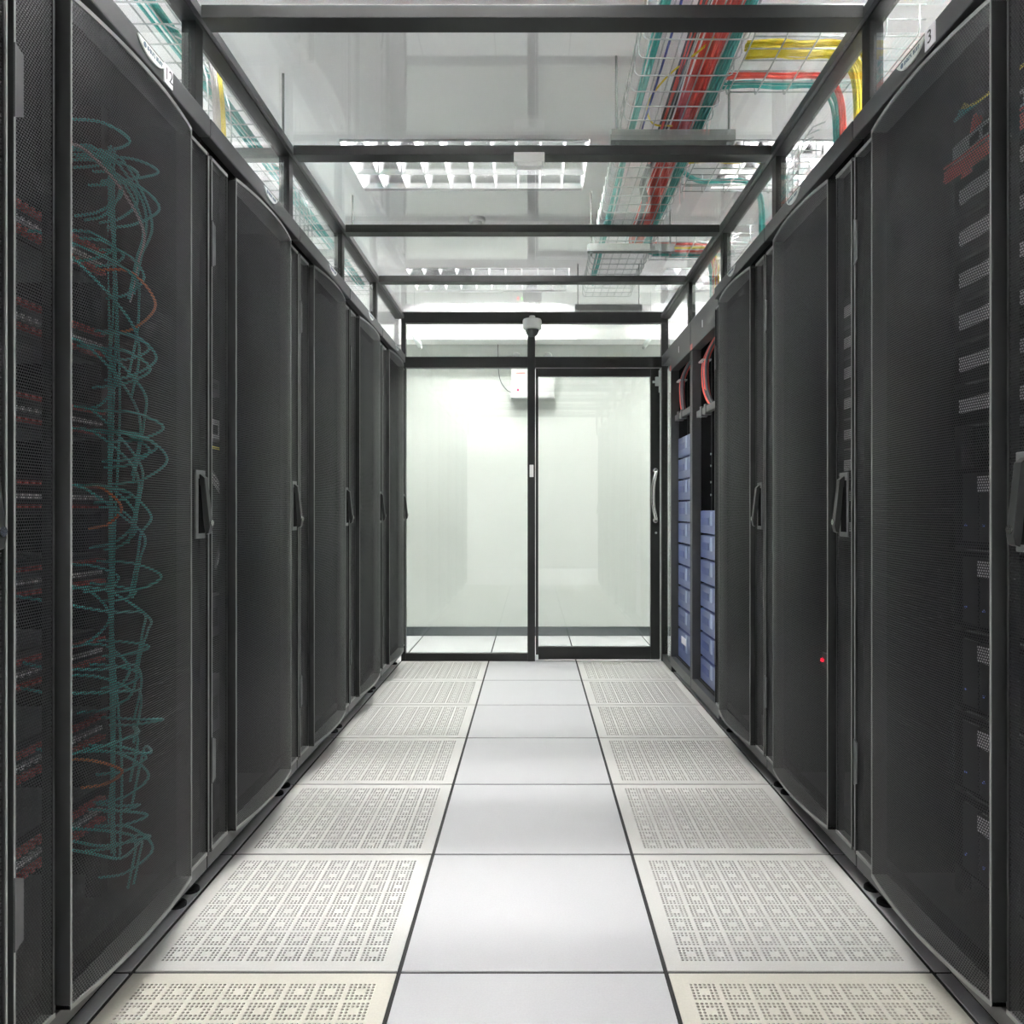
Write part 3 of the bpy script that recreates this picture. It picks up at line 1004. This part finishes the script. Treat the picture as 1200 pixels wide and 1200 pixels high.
TZ = 2.485
wire_tray('wire_cable_tray', (0.505, 1.2), (0.505, 5.30), 0.33, TZ, 'long wire cable tray full of red and teal cables above the glass roof')
wire_tray('wire_branch_tray', (0.68, 2.56), (1.20, 2.56), 0.36, TZ + 0.004, 'short wire branch tray carrying yellow cables, nearest above the right roof rail', n_long=6)
wire_tray('wire_branch_tray', (0.68, 3.42), (1.20, 3.42), 0.34, TZ + 0.004, 'second short wire branch tray above the right roof rail', n_long=6)
wire_tray('wire_branch_tray', (0.68, 4.40), (1.20, 4.40), 0.34, TZ + 0.004, 'farthest short wire branch tray above the right roof rail', n_long=6)
wire_tray('wire_cable_tray', (-1.17, 1.0), (-1.17, 5.2), 0.30, 2.47, 'wire cable tray with teal cables above the left racks', n_long=6)

# trapeze hangers under the tray
for k, y in enumerate((1.72, 2.98, 4.25, 5.50)):
    t = empty('tray_hanger', (0.535, y, TZ - 0.045))
    mb = MB()
    mb.box(-0.235, 0.235, -0.021, 0.021, 0.0, 0.003); mb.box(-0.235, 0.235, -0.021, -0.018, 0.003, 0.041); mb.box(-0.235, 0.235, 0.018, 0.021, 0.003, 0.041)
    mb.build('channel', 'zinc_dark', t)
    for s in (-1, 1):
        MB().tube([(s * 0.215, 0, -0.02), (s * 0.215, 0, CEIL - TZ + 0.045)], 0.005, 8).build('threaded_rod', 'zinc_dark', t, smooth=True)
        MB().lathe([(0.010, -0.010), (0.010, 0.0)], (s * 0.215, 0, 0), 6).build('nut', 'zinc', t)
    tag(t, 'steel trapeze hanger under the wire tray, %s from the camera' % ORD[k], 'bracket', 'tray hangers')
for k, y in enumerate((2.0, 3.1, 4.3)):
    t = empty('tray_hanger', (-1.17, y, 2.425))
    mb = MB()
    mb.box(-0.20, 0.20, -0.021, 0.021, 0.0, 0.003); mb.box(-0.20, 0.20, -0.021, -0.018, 0.003, 0.041); mb.box(-0.20, 0.20, 0.018, 0.021, 0.003, 0.041)
    mb.build('channel', 'zinc_dark', t)
    for s in (-1, 1):
        MB().tube([(s * 0.18, 0, -0.02), (s * 0.18, 0, CEIL - 2.425)], 0.005, 8).build('threaded_rod', 'zinc_dark', t, smooth=True)
    tag(t, 'steel trapeze hanger above the left racks, %s from the camera' % ORD[k], 'bracket', 'tray hangers')

def run(rr, xs0, z0, y0, y1, n, mat, rad, spread, step=0.35, wob=0.006, tail=None):
    """n cables along Y side by side around xs0."""
    out = []
    for q in range(n):
        x = xs0 + spread * (rr.random() - 0.5)
        z = z0 + 0.008 + rr.random() * min(0.05, 0.004 * n)
        pts = []
        y = y0
        while y < y1:
            pts.append((x + wob * rr.uniform(-1, 1), y, z + wob * 0.6 * abs(rr.uniform(-1, 1))))
            y += step
        pts.append((x, y1, z))
        if tail:
            pts += tail(x, z, q, rr)
        out.append((spline(pts, 3), rad, mat))
    return out
rr = random.Random(77)
ZT = TZ + 0.008
# main bundles, ending in the branches
cable_thing('red_cable_bundle', 'thick red cable bundle lying in the wire tray', 'cables', run(rr, 0.575, ZT, 1.2, 4.35, 26, 'red_cable', 0.0045, 0.085, tail=lambda x, z, q, r: [(x + 0.05, 4.42, z), (0.80, 4.43 + 0.004 * q, z + 0.01), (1.0, 4.43 + 0.004 * q, z)]))
cable_thing('teal_cable_bundle', 'teal cable bundle along the right edge of the wire tray', 'cables', run(rr, 0.640, ZT, 1.2, 4.40, 14, 'teal_cable', 0.0045, 0.035, tail=lambda x, z, q, r: [(x + 0.04, 4.47, z), (0.80, 4.48 + 0.004 * q, z), (1.0, 4.48 + 0.004 * q, z)]))
cable_thing('grey_cable_bundle', 'dark grey cable bundle beside the red cables in the wire tray', 'cables', run(rr, 0.510, ZT, 1.2, 3.6, 10, 'grey_cable', 0.0045, 0.03, tail=lambda x, z, q, r: [(x + 0.04, 3.8, z), (x + 0.06, 4.3, z)]))
cable_thing('teal_cable_pair', 'thin teal cable strand along the left edge of the wire tray', 'cables', run(rr, 0.385, ZT, 1.2, 5.1, 5, 'teal_cable', 0.0042, 0.018))
cable_thing('blue_cable', 'single dark blue cable in the wire tray', 'cables', run(rr, 0.425, ZT, 1.2, 3.2, 1, 'blue_cable', 0.004, 0.0))
cable_thing('red_cable_single', 'single red cable apart from the bundle in the wire tray', 'cables', run(rr, 0.490, ZT, 1.2, 3.3, 2, 'red_cable', 0.003, 0.02))
cable_thing('yellow_cable_loop', 'loose yellow cable looping over the wire tray', 'cables', [(spline([(0.64, 2.30, ZT + 0.03), (0.56, 2.52, ZT + 0.045), (0.46, 2.68, ZT + 0.03), (0.42, 2.84, ZT + 0.02), (0.46, 2.98, ZT + 0.02), (0.54, 3.02, ZT + 0.03)], 8), 0.0035, 'yellow_cable')])
def branch(name, label, y, n, mat, rad, spread, x0, drop_x, rr, z=ZT + 0.004, bend=0.06):
    cs = []
    for q in range(n):
        yy = y + spread * (rr.random() - 0.5)
        zz = z + 0.006 + rr.random() * min(0.045, 0.004 * n)
        dx = drop_x + 0.03 * (rr.random() - 0.5)
        cs.append((spline([(x0, yy - 0.12 * (x0 < 0.66), zz), (x0 + 0.10, yy - 0.01, zz), ((x0 + dx) / 2, yy + 0.006 * rr.uniform(-1, 1), zz), (dx - bend, yy, zz), (dx, yy, zz - 0.07), (dx + 0.01, yy, 2.25), (dx + 0.01, yy, 2.10)], 5), rad, mat))
    cable_thing(name, label, 'cables', cs)
branch('yellow_cable_bundle', 'thick yellow cable bundle turning down to the nearest right racks', 2.52, 24, 'yellow_cable', 0.004, 0.06, 0.69, 1.05, rr)
branch('red_branch_cables', 'red cables branching from the wire tray to the nearest right racks', 2.66, 6, 'red_cable', 0.004, 0.03, 0.66, 1.05, rr)
branch('teal_branch_cables', 'teal cables branching from the wire tray to the nearest right racks', 2.705, 5, 'teal_cable', 0.004, 0.02, 0.66, 1.05, rr)
branch('yellow_branch_cables', 'thin yellow cables branching to the second and third right racks', 3.30, 4, 'yellow_cable', 0.004, 0.03, 0.66, 1.02, rr)
branch('teal_branch_cables', 'teal cables branching to the second and third right racks', 3.50, 7, 'teal_cable', 0.0045, 0.03, 0.64, 1.02, rr)
branch('red_branch_cables', 'red cables dropping onto the open battery racks', 4.44, 9, 'red_cable', 0.0045, 0.04, 0.69, 1.03, rr)
branch('teal_branch_cables', 'teal cables dropping onto the open battery racks', 4.50, 8, 'teal_cable', 0.0045, 0.03, 0.69, 1.03, rr)
branch('yellow_branch_cables', 'yellow cables dropping onto the open battery racks', 4.40, 3, 'yellow_cable', 0.004, 0.03, 0.69, 1.03, rr)
cable_thing('teal_tray_cables', 'teal cables lying in the tray above the left racks', 'cables', run(rr, -1.12, 2.475, 1.0, 5.1, 9, 'teal_cable', 0.0045, 0.06))
cs = []
for q in range(5):
    y = 2.30 + 0.02 * q
    cs.append((spline([(-1.10, y - 0.25, 2.52), (-1.06, y - 0.05, 2.56), (-1.00, y + 0.03, 2.50), (-0.97, y + 0.06, 2.35), (-0.965, y + 0.08, 2.10)], 6), 0.004, 'yellow_cable' if q > 2 else 'plug_white'))
cable_thing('yellow_cable_drop', 'yellow cables curving down to the left racks behind the side glass', 'cables', cs)

# drop-out guards: bent wire ladders guiding cables down to the racks
for k, (sx, y, where) in enumerate(((-1, 2.42, 'above the second left rack'), (-1, 3.35, 'above the third left rack'), (1, 3.00, 'above the third right rack'), (1, 4.15, 'above the nearer open rack'))):
    t = empty('wire_dropout', (sx * 0.98, y, 2.09))
    for q in range(5):
        yy = -0.12 + 0.06 * q
        pts = [(0, yy, 0.0), (0, yy, 0.20)] + [(sx * 0.10 * (1 - math.cos(a)), yy, 0.20 + 0.18 * math.sin(a)) for a in (0.3, 0.7, 1.1, 1.57)]
        MB().tube(pts, 0.0028, 5).build('bent_wire', 'zinc', t, smooth=True, fix=False)
    for h_ in (0.08, 0.20):
        MB().tube([(0, -0.12, h_), (0, 0.12, h_)], 0.0028, 5).build('cross_wire', 'zinc', t, smooth=True, fix=False)
    tag(t, 'bent wire cable drop-out %s' % where, 'cable guide', 'wire drop-outs')

# ------------------------------------------------------------------ small fittings
t = empty('dome_camera', (-0.002, 5.27, ZR))
MB().lathe([(0.02, 0.0), (0.02, -0.02), (0.060, -0.024), (0.064, -0.032), (0.064, -0.082), (0.060, -0.090), (0.046, -0.092)], (0, 0, 0), 28).build('housing', 'white_plastic', t, smooth=False)
MB().lathe([(0.046, -0.090)] + [(0.046 * math.cos(a), -0.095 - 0.048 * math.sin(a)) for a in (0.0, 0.3, 0.6, 0.9, 1.2, 1.45)], (0, 0, 0), 24).build('dome', 'smoked', t, smooth=True)
MB().lathe([(0.048, -0.0935), (0.048, -0.090)], (0, 0, 0), 24).build('trim_ring', 'zinc', t)
bx('mount', 'black_frame', t, -0.055, 0.055, 0.015, 0.08, -0.03, 0.0)
tag(t, 'white dome camera with smoked bubble under the end beam', 'camera')

t = empty('ceiling_sensor', (-0.012, 2.905 - 0.033, ZR - 0.004))
MB().box(-0.056, 0.056, -0.022, 0.018, -0.030, 0.004).build('base', 'white_plastic', t, bevel=0.002)
MB().prism([(-0.045, -0.030), (0.045, -0.030), (0.044, -0.044), (0.0, -0.047), (-0.044, -0.044)], -0.019, 0.016, 'y').build('cover', 'white_plastic', t, bevel=0.002)
tag(t, 'small white sensor box clipped under the second roof beam', 'sensor')

t = empty('smoke_detector', (-0.33, 4.64, CEIL))
MB().lathe([(0.05, 0.0), (0.05, -0.018), (0.044, -0.026)], (0, 0, 0), 20).build('base', 'white_plastic', t)
MB().lathe([(0.030, -0.026), (0.030, -0.048), (0.020, -0.055)], (0, 0, 0), 20).build('sensing_head', 'white_plastic', t)
tag(t, 'small round smoke detector on the ceiling between two lights', 'smoke detector')

Wy = RY1
t = empty('emergency_light', (0.0, Wy, 1.95))
bx('case', 'case_white', t, -0.175, 0.180, -0.075, 0.0, 0.0, 0.27, 0.004)
bx('label', 'server_grey', t, 0.05, 0.14, -0.0765, -0.075, 0.045, 0.052)
for q, (x, m) in enumerate(((-0.118, 'led_red'), (-0.083, 'led_green'))):
    MB().lathe([(0.009, -0.080), (0.009, -0.075)], (x, 0, 0.062), 12, 'y').build('indicator', m, t)
bx('red_mark', 'label_red', t, -0.135, -0.06, -0.0765, -0.075, 0.195, 0.203)
for x in (-0.13, 0.125):
    hd = MB().lathe([(0.030, -0.085), (0.036, -0.078), (0.036, -0.030), (0.02, -0.018)], (x, 0, 0.335), 18, 'y').build('lamp_head', 'case_white', t)
    MB().tube([(x, -0.045, 0.27), (x, -0.045, 0.30)], 0.012, 10).build('neck', 'zinc', t)
    MB().lathe([(0.026, -0.088), (0.026, -0.085)], (x, 0, 0.335), 18, 'y').build('lens', 'chrome', hd)
tag(t, 'white twin-head emergency light box on the wall behind the glass', 'emergency light')
cable_thing('wall_cable', 'thin dark cable looping into the emergency light box', 'cables', [(spline([(-0.285, Wy - 0.01, 2.40), (-0.28, Wy - 0.012, 2.20), (-0.26, Wy - 0.02, 2.09), (-0.21, Wy - 0.03, 2.02), (-0.176, Wy - 0.035, 2.0)], 8), 0.003, 'ink')])
for s, lab in ((-1, 'left'), (1, 'right')):
    t = empty('hanging_clamp', (s * 0.935, 6.18, 2.41))
    MB().tube([(0, 0, 0.0), (0, 0, CEIL - 2.41)], 0.0015, 5).build('wire', 'zinc', t)
    d = -s
    MB().tube([(d * -0.012, 0, 0.012), (d * 0.004, 0, -0.012), (d * 0.04, 0, -0.062), (d * 0.052, 0, -0.085)], [0.010, 0.020, 0.022, 0.012], 10).build('body', 'zinc', t, smooth=True)
    MB().tube([(d * 0.045, 0, -0.075), (d * 0.058, 0, -0.098)], 0.012, 8).build('tip', 'zinc_dark', t)
    tag(t, 'small metal fitting hanging on a wire behind the glass, %s side' % lab, 'fitting', 'hanging fittings')
